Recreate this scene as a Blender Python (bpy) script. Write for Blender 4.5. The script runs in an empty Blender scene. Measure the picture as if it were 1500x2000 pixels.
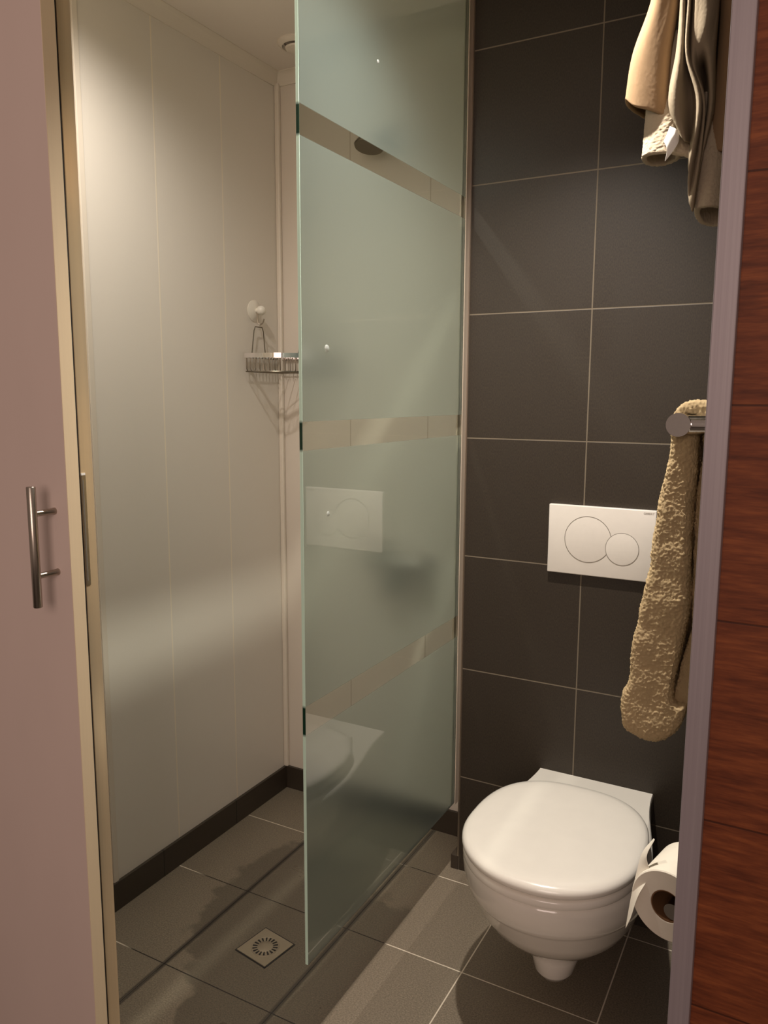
import bpy, bmesh, math, random
from mathutils import Vector, Matrix, noise
random.seed(7)
S = bpy.context.scene
COL = S.collection
PI = math.pi
H = 1.27                      # height of the camera above the tiled floor

# ------------------------------------------------------------------ camera
F_PX = 1535.0
YAW, PITCH, ROLL = math.radians(28.6), math.radians(8.35), math.radians(0.25)
FW = Vector((-math.sin(YAW) * math.cos(PITCH), math.cos(YAW) * math.cos(PITCH), -math.sin(PITCH)))
R0 = Vector((math.cos(YAW), math.sin(YAW), 0))
U0 = R0.cross(FW)
RT = math.cos(ROLL) * R0 + math.sin(ROLL) * U0
UP = -math.sin(ROLL) * R0 + math.cos(ROLL) * U0
cam_d = bpy.data.cameras.new('camera')
cam = bpy.data.objects.new('camera', cam_d)
COL.objects.link(cam)
M = Matrix((RT, UP, -FW)).transposed().to_4x4()
M.translation = Vector((0, 0, H))
cam.matrix_world = M
cam_d.sensor_fit = 'VERTICAL'
cam_d.sensor_height = 36.0
cam_d.lens = F_PX / 2000.0 * 36.0
cam_d.clip_start = 0.02
S.camera = cam

# ------------------------------------------------------------------ world, lamps, exposure
S.view_settings.view_transform = 'Standard'
S.view_settings.look = 'None'
S.view_settings.gamma = 1.0
S.view_settings.use_curve_mapping = False
S.view_settings.exposure = 0.0
S.cycles.use_denoising = True
S.cycles.max_bounces = 14
S.cycles.transparent_max_bounces = 16
S.cycles.transmission_bounces = 10
S.cycles.sample_clamp_indirect = 4.0
w = bpy.data.worlds.new('world')
S.world = w
w.use_nodes = True
w.node_tree.nodes['Background'].inputs[0].default_value = (1.0, 0.72, 0.58, 1)
w.node_tree.nodes['Background'].inputs[1].default_value = 0.20


def spot(name, loc, power, size, blend, radius, color, target=None):
    d = bpy.data.lights.new(name, 'SPOT')
    d.energy = power
    d.spot_size = math.radians(size)
    d.spot_blend = blend
    d.shadow_soft_size = radius
    d.color = color
    o = bpy.data.objects.new(name, d)
    o.location = loc
    t = Vector(target) if target else Vector(loc) - Vector((0, 0, 1))
    o.rotation_euler = (t - Vector(loc)).to_track_quat('-Z', 'Y').to_euler()
    COL.objects.link(o)
    return o


def area(name, loc, target, sx, sy, power, color):
    d = bpy.data.lights.new(name, 'AREA')
    d.shape = 'RECTANGLE'
    d.size, d.size_y = sx, sy
    d.energy = power
    d.color = color
    o = bpy.data.objects.new(name, d)
    o.location = loc
    o.rotation_euler = (Vector(target) - Vector(loc)).to_track_quat('-Z', 'Y').to_euler()
    COL.objects.link(o)
    return o


WARM = (1.0, 0.92, 0.84)
spot('downlight_over_toilet', (-0.49, 1.28, 2.155), 95, 118, 1.0, 0.016, WARM)
spot('downlight_in_shower', (-1.10, 1.08, 2.155), 29, 156, 1.0, 0.022, WARM)
area('hall_lamp', (0.3, -1.7, 1.7), (-0.5, 1.0, 1.0), 1.3, 1.3, 28, (1.0, 0.78, 0.69))


# ------------------------------------------------------------------ materials
def lin(c):
    return tuple(((v / 255.0) / 12.92 if v / 255.0 <= 0.04045 else ((v / 255.0 + 0.055) / 1.055) ** 2.4) for v in c) + (1,)


def new_mat(name):
    m = bpy.data.materials.new(name)
    m.use_nodes = True
    nt = m.node_tree
    return m, nt, nt.nodes['Principled BSDF']


def N(nt, typ, **kw):
    n = nt.nodes.new(typ)
    for k, v in kw.items():
        setattr(n, k, v)
    return n


def math_n(nt, op, a, b=None, c=None, clamp=False):
    n = nt.nodes.new('ShaderNodeMath')
    n.operation = op
    n.use_clamp = clamp
    for i, v in enumerate((a, b, c)):
        if v is None:
            continue
        if isinstance(v, (int, float)):
            n.inputs[i].default_value = v
        else:
            nt.links.new(v, n.inputs[i])
    return n.outputs[0]


def mixc(nt, fac, a, b):
    n = nt.nodes.new('ShaderNodeMix')
    n.data_type = 'RGBA'
    for s, v in ((n.inputs[0], fac), (n.inputs[6], a), (n.inputs[7], b)):
        if isinstance(v, (int, float, tuple)):
            s.default_value = v
        else:
            nt.links.new(v, s)
    return n.outputs[2]


def noise_n(nt, scale, detail=3, rough=0.5, vec=None, out='Fac'):
    n = nt.nodes.new('ShaderNodeTexNoise')
    n.inputs['Scale'].default_value = scale
    n.inputs['Detail'].default_value = detail
    n.inputs['Roughness'].default_value = rough
    if vec is not None:
        nt.links.new(vec, n.inputs['Vector'])
    return n.outputs[out]


def pos(nt):
    return nt.nodes.new('ShaderNodeNewGeometry').outputs['Position']


def sep(nt, v):
    n = nt.nodes.new('ShaderNodeSeparateXYZ')
    nt.links.new(v, n.inputs[0])
    return n.outputs


def remap(nt, v, a, b, c=0.0, d=1.0):
    n = nt.nodes.new('ShaderNodeMapRange')
    n.inputs[1].default_value, n.inputs[2].default_value = a, b
    n.inputs[3].default_value, n.inputs[4].default_value = c, d
    nt.links.new(v, n.inputs[0])
    return n.outputs[0]


def bump(nt, bsdf, h, strength, dist):
    n = nt.nodes.new('ShaderNodeBump')
    n.inputs['Strength'].default_value = strength
    n.inputs['Distance'].default_value = dist
    nt.links.new(h, n.inputs['Height'])
    nt.links.new(n.outputs[0], bsdf.inputs['Normal'])
    return n


def line_mask(nt, comp, origin, period, width):
    """1 on grout lines at origin + k*period"""
    a = math_n(nt, 'SUBTRACT', comp, origin - period * 50.5)
    a = math_n(nt, 'DIVIDE', a, period)
    a = math_n(nt, 'FRACT', a)
    a = math_n(nt, 'SUBTRACT', a, 0.5)
    a = math_n(nt, 'ABSOLUTE', a)
    h = width / 2 / period
    return remap(nt, a, h * 0.7, h * 1.3, 1.0, 0.0)


def simple(name, rgb, rough=0.5, metal=0.0, spec=0.5, coat=0.0, bump_scale=None, bump_str=0.1):
    m, nt, b = new_mat(name)
    v = noise_n(nt, 9.0, 3)
    c = lin(rgb)
    c2 = tuple(x * 0.93 for x in c[:3]) + (1,)
    nt.links.new(mixc(nt, v, c, c2), b.inputs['Base Color'])
    b.inputs['Roughness'].default_value = rough
    b.inputs['Metallic'].default_value = metal
    b.inputs['Specular IOR Level'].default_value = spec
    b.inputs['Coat Weight'].default_value = coat
    b.inputs['Coat Roughness'].default_value = 0.04
    if bump_scale:
        bump(nt, b, noise_n(nt, bump_scale, 4), bump_str, 0.002)
    return m


def tile_mat(name, base, ox, oz, axis_u, axis_v, grout, gw=0.0028, wet=False, rough=0.42):
    m, nt, b = new_mat(name)
    p = pos(nt)
    xyz = sep(nt, p)
    lu = line_mask(nt, xyz[axis_u], ox, 0.30, gw)
    lv = line_mask(nt, xyz[axis_v], oz, 0.30, gw)
    g = math_n(nt, 'MAXIMUM', lu, lv)
    sp = noise_n(nt, 420.0, 3, 0.7)
    cl = noise_n(nt, 9.0, 5, 0.6)
    c0 = lin(base)
    dark = tuple(x * 0.62 for x in c0[:3]) + (1,)
    light = tuple(x * 1.45 for x in c0[:3]) + (1,)
    spk = remap(nt, sp, 0.36, 0.66)
    col = mixc(nt, spk, dark, light)
    col = mixc(nt, math_n(nt, 'MULTIPLY', remap(nt, cl, 0.3, 0.7), 0.35), col, c0)
    r = math_n(nt, 'MULTIPLY_ADD', cl, 0.18, rough - 0.09)
    gcol = lin(grout)
    if wet:
        # water marks and dark soaked grout around the drain
        def blob(cx, cy, rr):
            dx = math_n(nt, 'SUBTRACT', xyz[0], cx)
            dy = math_n(nt, 'SUBTRACT', xyz[1], cy)
            d = math_n(nt, 'SQRT', math_n(nt, 'ADD', math_n(nt, 'MULTIPLY', dx, dx), math_n(nt, 'MULTIPLY', dy, dy)))
            return math_n(nt, 'DIVIDE', d, rr)
        warp = noise_n(nt, 7.0, 4, 0.6)
        dd = blob(-0.92, 1.36, 0.34)
        dd = math_n(nt, 'MINIMUM', dd, blob(-1.13, 1.58, 0.17))
        dd = math_n(nt, 'MINIMUM', dd, blob(-0.98, 1.14, 0.13))
        dd = math_n(nt, 'ADD', dd, math_n(nt, 'MULTIPLY', math_n(nt, 'SUBTRACT', warp, 0.5), 1.5))
        wetm = remap(nt, dd, 0.84, 0.93, 1.0, 0.0)
        left = remap(nt, xyz[0], -0.80, -0.79, 1.0, 0.0)      # wet zone is the shower side
        wetm = math_n(nt, 'MULTIPLY', wetm, left)
        col = mixc(nt, math_n(nt, 'MULTIPLY', wetm, 0.42), col, (0.010, 0.008, 0.006, 1))
        r = math_n(nt, 'SUBTRACT', r, math_n(nt, 'MULTIPLY', wetm, 0.12))
        soak = remap(nt, math_n(nt, 'ADD', blob(-1.0, 1.42, 0.52), math_n(nt, 'MULTIPLY', math_n(nt, 'SUBTRACT', noise_n(nt, 8.0, 2), 0.5), 1.1)), 0.62, 0.72, 1.0, 0.0)
        soak = math_n(nt, 'MULTIPLY', soak, left)
        gc = mixc(nt, soak, gcol, lin((38, 31, 24)))
        # the lengthwise joints of the shower are soaked along their whole length
        lw = math_n(nt, 'MULTIPLY', math_n(nt, 'MULTIPLY', line_mask(nt, xyz[0], ox, 0.30, 0.014), left), 0.75)
        col = mixc(nt, lw, col, lin((34, 28, 22)))
        gc = mixc(nt, math_n(nt, 'MULTIPLY', lu, left), gc, lin((30, 25, 20)))
        col = mixc(nt, g, col, gc)
    else:
        col = mixc(nt, g, col, gcol)
    nt.links.new(col, b.inputs['Base Color'])
    nt.links.new(math_n(nt, 'MAXIMUM', r, math_n(nt, 'MULTIPLY', g, 0.8)), b.inputs['Roughness'])
    hgt = math_n(nt, 'SUBTRACT', math_n(nt, 'MULTIPLY', sp, 0.25), g)
    bump(nt, b, hgt, 0.35, 0.0012)
    return m


MT = {}
MT['floor'] = tile_mat('dark_floor_tiles', (121, 110, 94), -0.303, 1.477, 0, 1, (214, 202, 182), wet=True)
MT['tiles'] = tile_mat('dark_wall_tiles', (49, 41, 31), -0.463, 0.269, 0, 2, (118, 107, 90), rough=0.5)
MT['skirt'] = tile_mat('dark_skirting_tiles', (58, 49, 39), -0.463, 50.0, 0, 2, (40, 34, 28), rough=0.45)
MT['skirt_y'] = tile_mat('dark_skirting_tiles_side', (58, 49, 39), 1.42, 50.0, 1, 2, (28, 24, 20), gw=0.003, rough=0.45)


def panel_mat():
    m, nt, b = new_mat('white_wall_panels')
    xyz = sep(nt, pos(nt))
    l1 = line_mask(nt, xyz[1], 1.489, 0.247, 0.004)
    c = mixc(nt, math_n(nt, 'MULTIPLY', l1, 0.65), lin((222, 215, 203)), lin((246, 234, 210)))
    nt.links.new(c, b.inputs['Base Color'])
    b.inputs['Roughness'].default_value = 0.32
    b.inputs['Specular IOR Level'].default_value = 0.45
    bump(nt, b, math_n(nt, 'ADD', math_n(nt, 'MULTIPLY', noise_n(nt, 3.5, 2), 0.6), l1), 0.25, 0.0008)
    return m


def panel_mat_back():
    m, nt, b = new_mat('white_back_panels')
    xyz = sep(nt, pos(nt))
    l1 = line_mask(nt, xyz[0], -1.195, 0.25, 0.003)
    c = mixc(nt, math_n(nt, 'MULTIPLY', l1, 0.5), lin((214, 204, 190)), lin((150, 140, 122)))
    nt.links.new(c, b.inputs['Base Color'])
    b.inputs['Roughness'].default_value = 0.35
    return m


MT['panel'] = panel_mat()
MT['panel_back'] = panel_mat_back()
MT['white'] = simple('white_trim', (222, 212, 196), 0.4)
MT['ceiling'] = simple('white_ceiling', (228, 218, 206), 0.7)
MT['ceramic'] = simple('white_ceramic', (236, 230, 218), 0.12, coat=0.6)
MT['seat'] = simple('white_seat_plastic', (240, 234, 222), 0.22, coat=0.25)
MT['plate'] = simple('white_flush_plastic', (232, 226, 216), 0.3)
MT['groove'] = simple('grey_groove', (120, 112, 100), 0.6)
MT['chrome'] = simple('chrome', (225, 222, 218), 0.08, metal=1.0)
MT['satin'] = simple('brushed_steel', (185, 176, 164), 0.28, metal=1.0)
MT['profile'] = simple('beige_wall_profile', (190, 176, 158), 0.45)
MT['wire'] = simple('dull_chrome_wire', (120, 112, 98), 0.3, metal=0.9)
MT['door'] = simple('white_door_laminate', (218, 198, 188), 0.5)
MT['dooredge'] = simple('cream_door_edge', (222, 202, 168), 0.45)
MT['black'] = simple('black_gap', (24, 20, 16), 0.7)
MT['paper'] = simple('tissue_paper', (232, 224, 206), 0.9, bump_scale=260, bump_str=0.2)
MT['core'] = simple('cardboard_core', (120, 84, 52), 0.85)
MT['drain'] = simple('dull_drain_steel', (150, 138, 118), 0.5, metal=0.35)
MT['silicone'] = simple('dark_silicone', (60, 52, 42), 0.6)
MT['rubber'] = simple('white_suction_plastic', (226, 220, 206), 0.35)
MT['label'] = simple('white_care_label', (245, 242, 234), 0.7)


def alu_mat():
    m, nt, b = new_mat('brushed_aluminium')
    tc = N(nt, 'ShaderNodeTexCoord')
    mp = N(nt, 'ShaderNodeMapping')
    mp.inputs['Scale'].default_value = (260, 260, 1.2)
    nt.links.new(tc.outputs['Object'], mp.inputs['Vector'])
    nz = noise_n(nt, 1.0, 3, 0.6, mp.outputs[0])
    nt.links.new(mixc(nt, nz, lin((136, 126, 130)), lin((166, 156, 158))), b.inputs['Base Color'])
    b.inputs['Metallic'].default_value = 0.25
    b.inputs['Roughness'].default_value = 0.5
    bump(nt, b, nz, 0.15, 0.0005)
    return m


MT['alu'] = alu_mat()


def jamb_mat():
    m, nt, b = new_mat('satin_jamb_metal')
    nt.links.new(mixc(nt, noise_n(nt, 2.4, 2), lin((226, 200, 160)), lin((190, 174, 146))), b.inputs['Base Color'])
    b.inputs['Metallic'].default_value = 0.4
    b.inputs['Roughness'].default_value = 0.25
    return m


MT['jamb'] = jamb_mat()


def wood_mat():
    m, nt, b = new_mat('red_brown_wood_boards')
    p = pos(nt)
    xyz = sep(nt, p)
    per = 0.2240
    idx = math_n(nt, 'FLOOR', math_n(nt, 'DIVIDE', math_n(nt, 'SUBTRACT', xyz[2], 1.263 - per * 50), per))
    cm = N(nt, 'ShaderNodeCombineXYZ')
    nt.links.new(math_n(nt, 'ADD', math_n(nt, 'MULTIPLY', xyz[0], 7.0), math_n(nt, 'MULTIPLY', idx, 3.7)), cm.inputs[0])
    nt.links.new(math_n(nt, 'MULTIPLY', xyz[1], 7.0), cm.inputs[1])
    nt.links.new(math_n(nt, 'MULTIPLY', xyz[2], 60.0), cm.inputs[2])
    g1 = noise_n(nt, 1.3, 6, 0.65, cm.outputs[0])
    g2 = noise_n(nt, 6.0, 3, 0.5, cm.outputs[0])
    g = math_n(nt, 'ADD', math_n(nt, 'MULTIPLY', g1, 0.75), math_n(nt, 'MULTIPLY', g2, 0.25))
    ramp = N(nt, 'ShaderNodeValToRGB')
    e = ramp.color_ramp.elements
    e[0].position, e[0].color = 0.33, lin((78, 36, 20))
    e[1].position, e[1].color = 0.68, lin((142, 78, 42))
    k = e.new(0.5)
    k.color = lin((112, 57, 31))
    nt.links.new(g, ramp.inputs[0])
    ln = line_mask(nt, xyz[2], 1.263, per, 0.0022)
    nt.links.new(mixc(nt, math_n(nt, 'MULTIPLY', ln, 0.7), ramp.outputs[0], lin((40, 16, 8))), b.inputs['Base Color'])
    b.inputs['Roughness'].default_value = 0.6
    b.inputs['Specular IOR Level'].default_value = 0.25
    bump(nt, b, math_n(nt, 'SUBTRACT', g, ln), 0.2, 0.0006)
    return m


MT['wood'] = wood_mat()


def towel_mat(name, rgb, curl=True):
    m, nt, b = new_mat(name)
    c = lin(rgb)
    v = noise_n(nt, 300.0 if curl else 700.0, 3, 0.7)
    big = noise_n(nt, 22.0, 3)
    dk = tuple(x * 0.72 for x in c[:3]) + (1,)
    lt = tuple(min(1, x * 1.18) for x in c[:3]) + (1,)
    f = math_n(nt, 'ADD', math_n(nt, 'MULTIPLY', remap(nt, v, 0.3, 0.7), 0.7), math_n(nt, 'MULTIPLY', big, 0.3))
    nt.links.new(mixc(nt, f, dk, lt), b.inputs['Base Color'])
    b.inputs['Roughness'].default_value = 0.95
    b.inputs['Specular IOR Level'].default_value = 0.1
    b.inputs['Sheen Weight'].default_value = 0.15
    b.inputs['Sheen Tint'].default_value = lt
    bump(nt, b, v, 0.9 if curl else 0.4, 0.003 if curl else 0.001)
    return m


MT['terry'] = towel_mat('beige_terry_cloth', (240, 210, 162))
MT['terry_light'] = towel_mat('pale_terry_cloth', (252, 224, 194))
MT['towel_fine'] = towel_mat('tan_short_pile_cloth', (150, 124, 94), False)
MT['towel_grey'] = towel_mat('grey_tan_cloth', (150, 136, 114), False)


def glass_mat():
    """frosted sheet with three clear stripes left free of the frosting"""
    m, nt, b = new_mat('frosted_striped_glass')
    z = sep(nt, pos(nt))[2]

    def stripe(z0, z1):
        a = remap(nt, z, z0 - 0.0008, z0 + 0.0008)
        c = remap(nt, z, z1 - 0.0008, z1 + 0.0008, 1.0, 0.0)
        return math_n(nt, 'MULTIPLY', a, c)
    clear = math_n(nt, 'MAXIMUM', math_n(nt, 'MAXIMUM', stripe(1.690, 1.739), stripe(1.177, 1.227)), stripe(0.661, 0.716))
    # frosted part: rough transmission + scattering
    b.inputs['Base Color'].default_value = (0.60, 0.745, 0.71, 1)
    b.inputs['Transmission Weight'].default_value = 1.0
    b.inputs['Roughness'].default_value = 0.62
    b.inputs['IOR'].default_value = 1.065
    b.inputs['Specular IOR Level'].default_value = 0.0
    tr = N(nt, 'ShaderNodeBsdfTranslucent')
    tr.inputs[0].default_value = (0.36, 0.48, 0.445, 1)
    df = N(nt, 'ShaderNodeBsdfDiffuse')
    df.inputs[0].default_value = (0.24, 0.33, 0.31, 1)
    m1 = N(nt, 'ShaderNodeMixShader')
    m1.inputs[0].default_value = 0.5
    nt.links.new(tr.outputs[0], m1.inputs[1])
    nt.links.new(df.outputs[0], m1.inputs[2])
    m2 = N(nt, 'ShaderNodeMixShader')
    m2.inputs[0].default_value = 0.17
    nt.links.new(b.outputs[0], m2.inputs[1])
    nt.links.new(m1.outputs[0], m2.inputs[2])
    # clear stripe
    tp = N(nt, 'ShaderNodeBsdfTransparent')
    tp.inputs[0].default_value = (0.82, 0.84, 0.81, 1)
    m3 = N(nt, 'ShaderNodeMixShader')
    nt.links.new(clear, m3.inputs[0])
    nt.links.new(m2.outputs[0], m3.inputs[1])
    nt.links.new(tp.outputs[0], m3.inputs[2])
    # polished outer face
    gl = N(nt, 'ShaderNodeBsdfGlossy')
    gl.inputs['Roughness'].default_value = 0.015
    gl.inputs['Color'].default_value = (1, 1, 1, 1)
    # Schlick reflectance of a thin sheet, the same from both sides
    ge = N(nt, 'ShaderNodeNewGeometry')
    dt = N(nt, 'ShaderNodeVectorMath')
    dt.operation = 'DOT_PRODUCT'
    nt.links.new(ge.outputs['Incoming'], dt.inputs[0])
    nt.links.new(ge.outputs['Normal'], dt.inputs[1])
    cs = math_n(nt, 'SUBTRACT', 1.0, math_n(nt, 'ABSOLUTE', dt.outputs['Value']), clamp=True)
    refl = math_n(nt, 'MULTIPLY_ADD', math_n(nt, 'POWER', cs, 5.0), 0.90, 0.095)
    m4 = N(nt, 'ShaderNodeMixShader')
    nt.links.new(refl, m4.inputs[0])
    nt.links.new(m3.outputs[0], m4.inputs[1])
    nt.links.new(gl.outputs[0], m4.inputs[2])
    nt.links.new(m4.outputs[0], nt.nodes['Material Output'].inputs[0])
    return m


def glass_back_mat():
    m, nt, b = new_mat('glass_back_face')
    z = sep(nt, pos(nt))[2]
    nt.nodes.remove(b)
    tp = N(nt, 'ShaderNodeBsdfTransparent')
    tp.inputs[0].default_value = (0.93, 0.97, 0.94, 1)
    nt.links.new(tp.outputs[0], nt.nodes['Material Output'].inputs[0])
    return m


def glass_edge_mat():
    m, nt, b = new_mat('polished_glass_edge')
    z = sep(nt, pos(nt))[2]

    def stripe(z0, z1):
        return math_n(nt, 'MULTIPLY', remap(nt, z, z0 - 0.003, z0 + 0.003), remap(nt, z, z1 - 0.003, z1 + 0.003, 1.0, 0.0))
    clear = math_n(nt, 'MAXIMUM', math_n(nt, 'MAXIMUM', stripe(1.690, 1.739), stripe(1.177, 1.227)), stripe(0.661, 0.716))
    nt.links.new(mixc(nt, clear, lin((206, 236, 218)), lin((10, 52, 36))), b.inputs['Base Color'])  # mint colour carries the glow of light scattered by the frosting
    b.inputs['Roughness'].default_value = 0.25
    b.inputs['Subsurface Weight'].default_value = 0.0
    return m


MT['glass'] = glass_mat()
MT['glass_back'] = glass_back_mat()
MT['glass_edge'] = glass_edge_mat()


def drop_mat():
    m, nt, b = new_mat('clear_water_drop')
    b.inputs['Transmission Weight'].default_value = 0.7
    b.inputs['Roughness'].default_value = 0.05
    b.inputs['IOR'].default_value = 1.4
    b.inputs['Coat Weight'].default_value = 1.0
    b.inputs['Base Color'].default_value = (0.95, 1, 0.97, 1)
    return m


MT['drop'] = drop_mat()


# ------------------------------------------------------------------ mesh helpers
def link(name, me, mat, parent=None):
    o = bpy.data.objects.new(name, me)
    COL.objects.link(o)
    if mat is not None and not me.materials:
        me.materials.append(MT[mat] if isinstance(mat, str) else mat)
    if parent is not None:
        o.parent = parent
        o.matrix_parent_inverse = Matrix.Translation(-parent.location)
    return o


def finish(name, bm, mat, parent=None, smooth=False, angle=40):
    bmesh.ops.recalc_face_normals(bm, faces=bm.faces)
    me = bpy.data.meshes.new(name)
    bm.to_mesh(me)
    bm.free()
    if smooth:
        for p in me.polygons:
            p.use_smooth = True
        try:
            me.set_sharp_from_angle(angle=math.radians(angle))
        except Exception:
            pass
    return link(name, me, mat, parent)


def add_box(bm, a, b, bev=0.0, seg=2):
    t = bmesh.new()
    bmesh.ops.create_cube(t, size=1)
    c = [(a[i] + b[i]) / 2 for i in range(3)]
    s = [abs(b[i] - a[i]) for i in range(3)]
    for v in t.verts:
        v.co = Vector((c[0] + v.co.x * s[0], c[1] + v.co.y * s[1], c[2] + v.co.z * s[2]))
    if bev:
        bmesh.ops.bevel(t, geom=t.edges[:], offset=bev, segments=seg, affect='EDGES', profile=0.5)
    merge(bm, t)


def merge(bm, t):
    me = bpy.data.meshes.new('tmp')
    t.to_mesh(me)
    t.free()
    bm.from_mesh(me)
    bpy.data.meshes.remove(me)


def box(name, a, b, mat, parent=None, bev=0.0, smooth=False):
    bm = bmesh.new()
    add_box(bm, a, b, bev)
    return finish(name, bm, mat, parent, smooth)


def tag(o, label=None, cat=None, group=None, kind=None):
    if label:
        o['label'] = label
    if cat:
        o['category'] = cat
    if group:
        o['group'] = group
    if kind:
        o['kind'] = kind
    return o


def struct(o, label=None, cat=None):
    return tag(o, label, cat, kind='structure')


def thing(name, label, cat, loc, group=None):
    o = bpy.data.objects.new(name, None)
    o.empty_display_size = 0.05
    o.location = loc
    COL.objects.link(o)
    return tag(o, label, cat, group)


def add_tube(bm, pts, r, seg=10, caps=True, closed=False):
    """round bar along a polyline; r may be a list"""
    pts = [Vector(p) for p in pts]
    n = len(pts)
    rings = []
    prev = None
    for i, p in enumerate(pts):
        if closed:
            d = pts[(i + 1) % n] - pts[(i - 1) % n]
        else:
            d = pts[min(i + 1, n - 1)] - pts[max(i - 1, 0)]
        d.normalize()
        if prev is None:
            up = Vector((0, 0, 1)) if abs(d.z) < 0.9 else Vector((1, 0, 0))
            u = d.cross(up).normalized()
        else:
            u = (prev - d * prev.dot(d)).normalized()
        prev = u
        v = d.cross(u).normalized()
        rr = r[i] if isinstance(r, (list, tuple)) else r
        rings.append([bm.verts.new(p + (u * math.cos(2 * PI * k / seg) + v * math.sin(2 * PI * k / seg)) * rr) for k in range(seg)])
    m = n if closed else n - 1
    for i in range(m):
        a, b = rings[i], rings[(i + 1) % n]
        for k in range(seg):
            bm.faces.new((a[k], a[(k + 1) % seg], b[(k + 1) % seg], b[k]))
    if caps and not closed:
        bm.faces.new(rings[0][::-1])
        bm.faces.new(rings[-1])


def arc(c, u, v, r, a0, a1, n):
    c, u, v = Vector(c), Vector(u), Vector(v)
    return [c + (u * math.cos(a0 + (a1 - a0) * i / n) + v * math.sin(a0 + (a1 - a0) * i / n)) * r for i in range(n + 1)]


def add_lathe(bm, c, axis, prof, seg=32):
    """prof: list of (radius, height along axis)"""
    c, ax = Vector(c), Vector(axis).normalized()
    u = ax.orthogonal().normalized()
    v = ax.cross(u)
    rings = []
    for r, h in prof:
        if r < 1e-6:
            rings.append([bm.verts.new(c + ax * h)])
        else:
            rings.append([bm.verts.new(c + ax * h + (u * math.cos(2 * PI * k / seg) + v * math.sin(2 * PI * k / seg)) * r) for k in range(seg)])
    for a, b in zip(rings, rings[1:]):
        for k in range(seg):
            k2 = (k + 1) % seg
            if len(a) == 1 and len(b) == 1:
                continue
            if len(a) == 1:
                bm.faces.new((a[0], b[k2], b[k]))
            elif len(b) == 1:
                bm.faces.new((a[k], a[k2], b[0]))
            else:
                bm.faces.new((a[k], a[k2], b[k2], b[k]))


def loft(bm, rings, cap0=True, cap1=True):
    vr = [[bm.verts.new(p) for p in r] for r in rings]
    n = len(vr[0])
    for a, b in zip(vr, vr[1:]):
        for k in range(n):
            bm.faces.new((a[k], a[(k + 1) % n], b[(k + 1) % n], b[k]))
    if cap0:
        bm.faces.new(vr[0][::-1])
    if cap1:
        bm.faces.new(vr[-1])
    return vr


def catmull(P, n):
    """resample a polyline of Vectors through a Catmull-Rom curve to n+1 points"""
    m = len(P) - 1
    out = []
    for i in range(n + 1):
        t = i / n * m
        k = min(int(t), m - 1)
        f = t - k
        p1, p2 = P[k], P[k + 1]
        p0 = P[k - 1] if k > 0 else p1 * 2 - p2
        p3 = P[k + 2] if k + 2 <= m else p2 * 2 - p1
        out.append(0.5 * ((2 * p1) + (p2 - p0) * f + (2 * p0 - 5 * p1 + 4 * p2 - p3) * f * f + (-p0 + 3 * p1 - 3 * p2 + p3) * f ** 3))
    return out


def at(px, py, Y):
    """point of the vertical plane at distance Y seen along a sight line of the survey photograph"""
    d = FW + RT * ((px - 750.0) / F_PX) + UP * ((1000.0 - py) / F_PX)
    return Vector((0, 0, H)) + d * (Y / d.y)


# ------------------------------------------------------------------ the room shell
XL, YB, YT, XG = -1.445, 1.985, 1.83, -0.763     # left wall, shower back wall, tiled wall, its free corner
XR, CZ = -0.060, 2.185
box_ = box
struct(box('floor', (XL - 0.1, 0.855, -0.08), (XR + 0.1, YB + 0.1, 0.0), 'floor'))
struct(box('ceiling', (XL - 0.1, 0.862, CZ), (XR + 0.1, YB + 0.1, CZ + 0.06), 'ceiling'))
struct(box('wall_left', (XL - 0.08, 0.885, 0.0), (XL, YB + 0.1, CZ), 'panel'))
struct(box('wall_back', (XL, YB, 0.0), (XG + 0.03, YB + 0.08, CZ), 'panel_back'))
struct(box('wall_back_tiled', (XG, YT, 0.0), (XR + 0.1, YB + 0.08, CZ), 'tiles'))
struct(box('wall_right', (XR, 0.890, 0.0), (XR + 0.08, YT, CZ), 'tiles'))
struct(box('wall_front', (-0.0965, 0.870, -0.08), (1.3, 0.890, CZ + 0.06), 'wood'))
struct(box('wall_front_header', (-2.6, 0.862, 2.05), (-0.0965, 0.890, CZ + 0.06), 'white'))
struct(box('wall_front_side', (-2.6, 0.862, -0.08), (-1.10, 0.885, 2.05), 'white'))
struct(box('floor_hall', (-2.6, -2.0, -0.17), (1.3, 0.855, -0.08), 'silicone'))
# skirting of dark tile
struct(box('baseboard_left', (XL, 0.886, 0.0), (XL + 0.009, YB, 0.074), 'skirt_y', bev=0.0008))
struct(box('baseboard_back', (XL + 0.009, YB - 0.009, 0.0), (XG, YB, 0.074), 'skirt', bev=0.0008))
struct(box('baseboard_corner', (XG - 0.022, YT - 0.002, 0.0), (XG, YB - 0.009, 0.040), 'skirt', bev=0.0008))
# white trims
struct(box('trim_1', (XL, YB - 0.013, 0.074), (XL + 0.016, YB, CZ - 0.022), 'white', bev=0.004))


def cove(name, a, b, nx, ny):
    """quarter profile along the joint between wall and ceiling"""
    bm = bmesh.new()
    a, b = Vector(a), Vector(b)
    nrm = Vector((nx, ny, 0))
    prof = [(0, -0.030), (0.004, -0.030), (0.009, -0.022), (0.018, -0.009), (0.027, -0.003), (0.032, -0.002), (0.032, 0), (0, 0)]
    loft(bm, [[a + nrm * p + Vector((0, 0, q)) for p, q in prof], [b + nrm * p + Vector((0, 0, q)) for p, q in prof]])
    return finish(name, bm, 'white', None, True, 30)


struct(cove('trim_2', (XL, 0.89, CZ), (XL, YB, CZ), 1, 0))
struct(cove('trim_3', (XL, YB, CZ), (XG, YB, CZ), 0, -1))
struct(box('trim_4', (XL, 1.2565, 0.0), (XL + 0.004, 1.272, CZ - 0.03), 'white', bev=0.0015))
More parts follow.
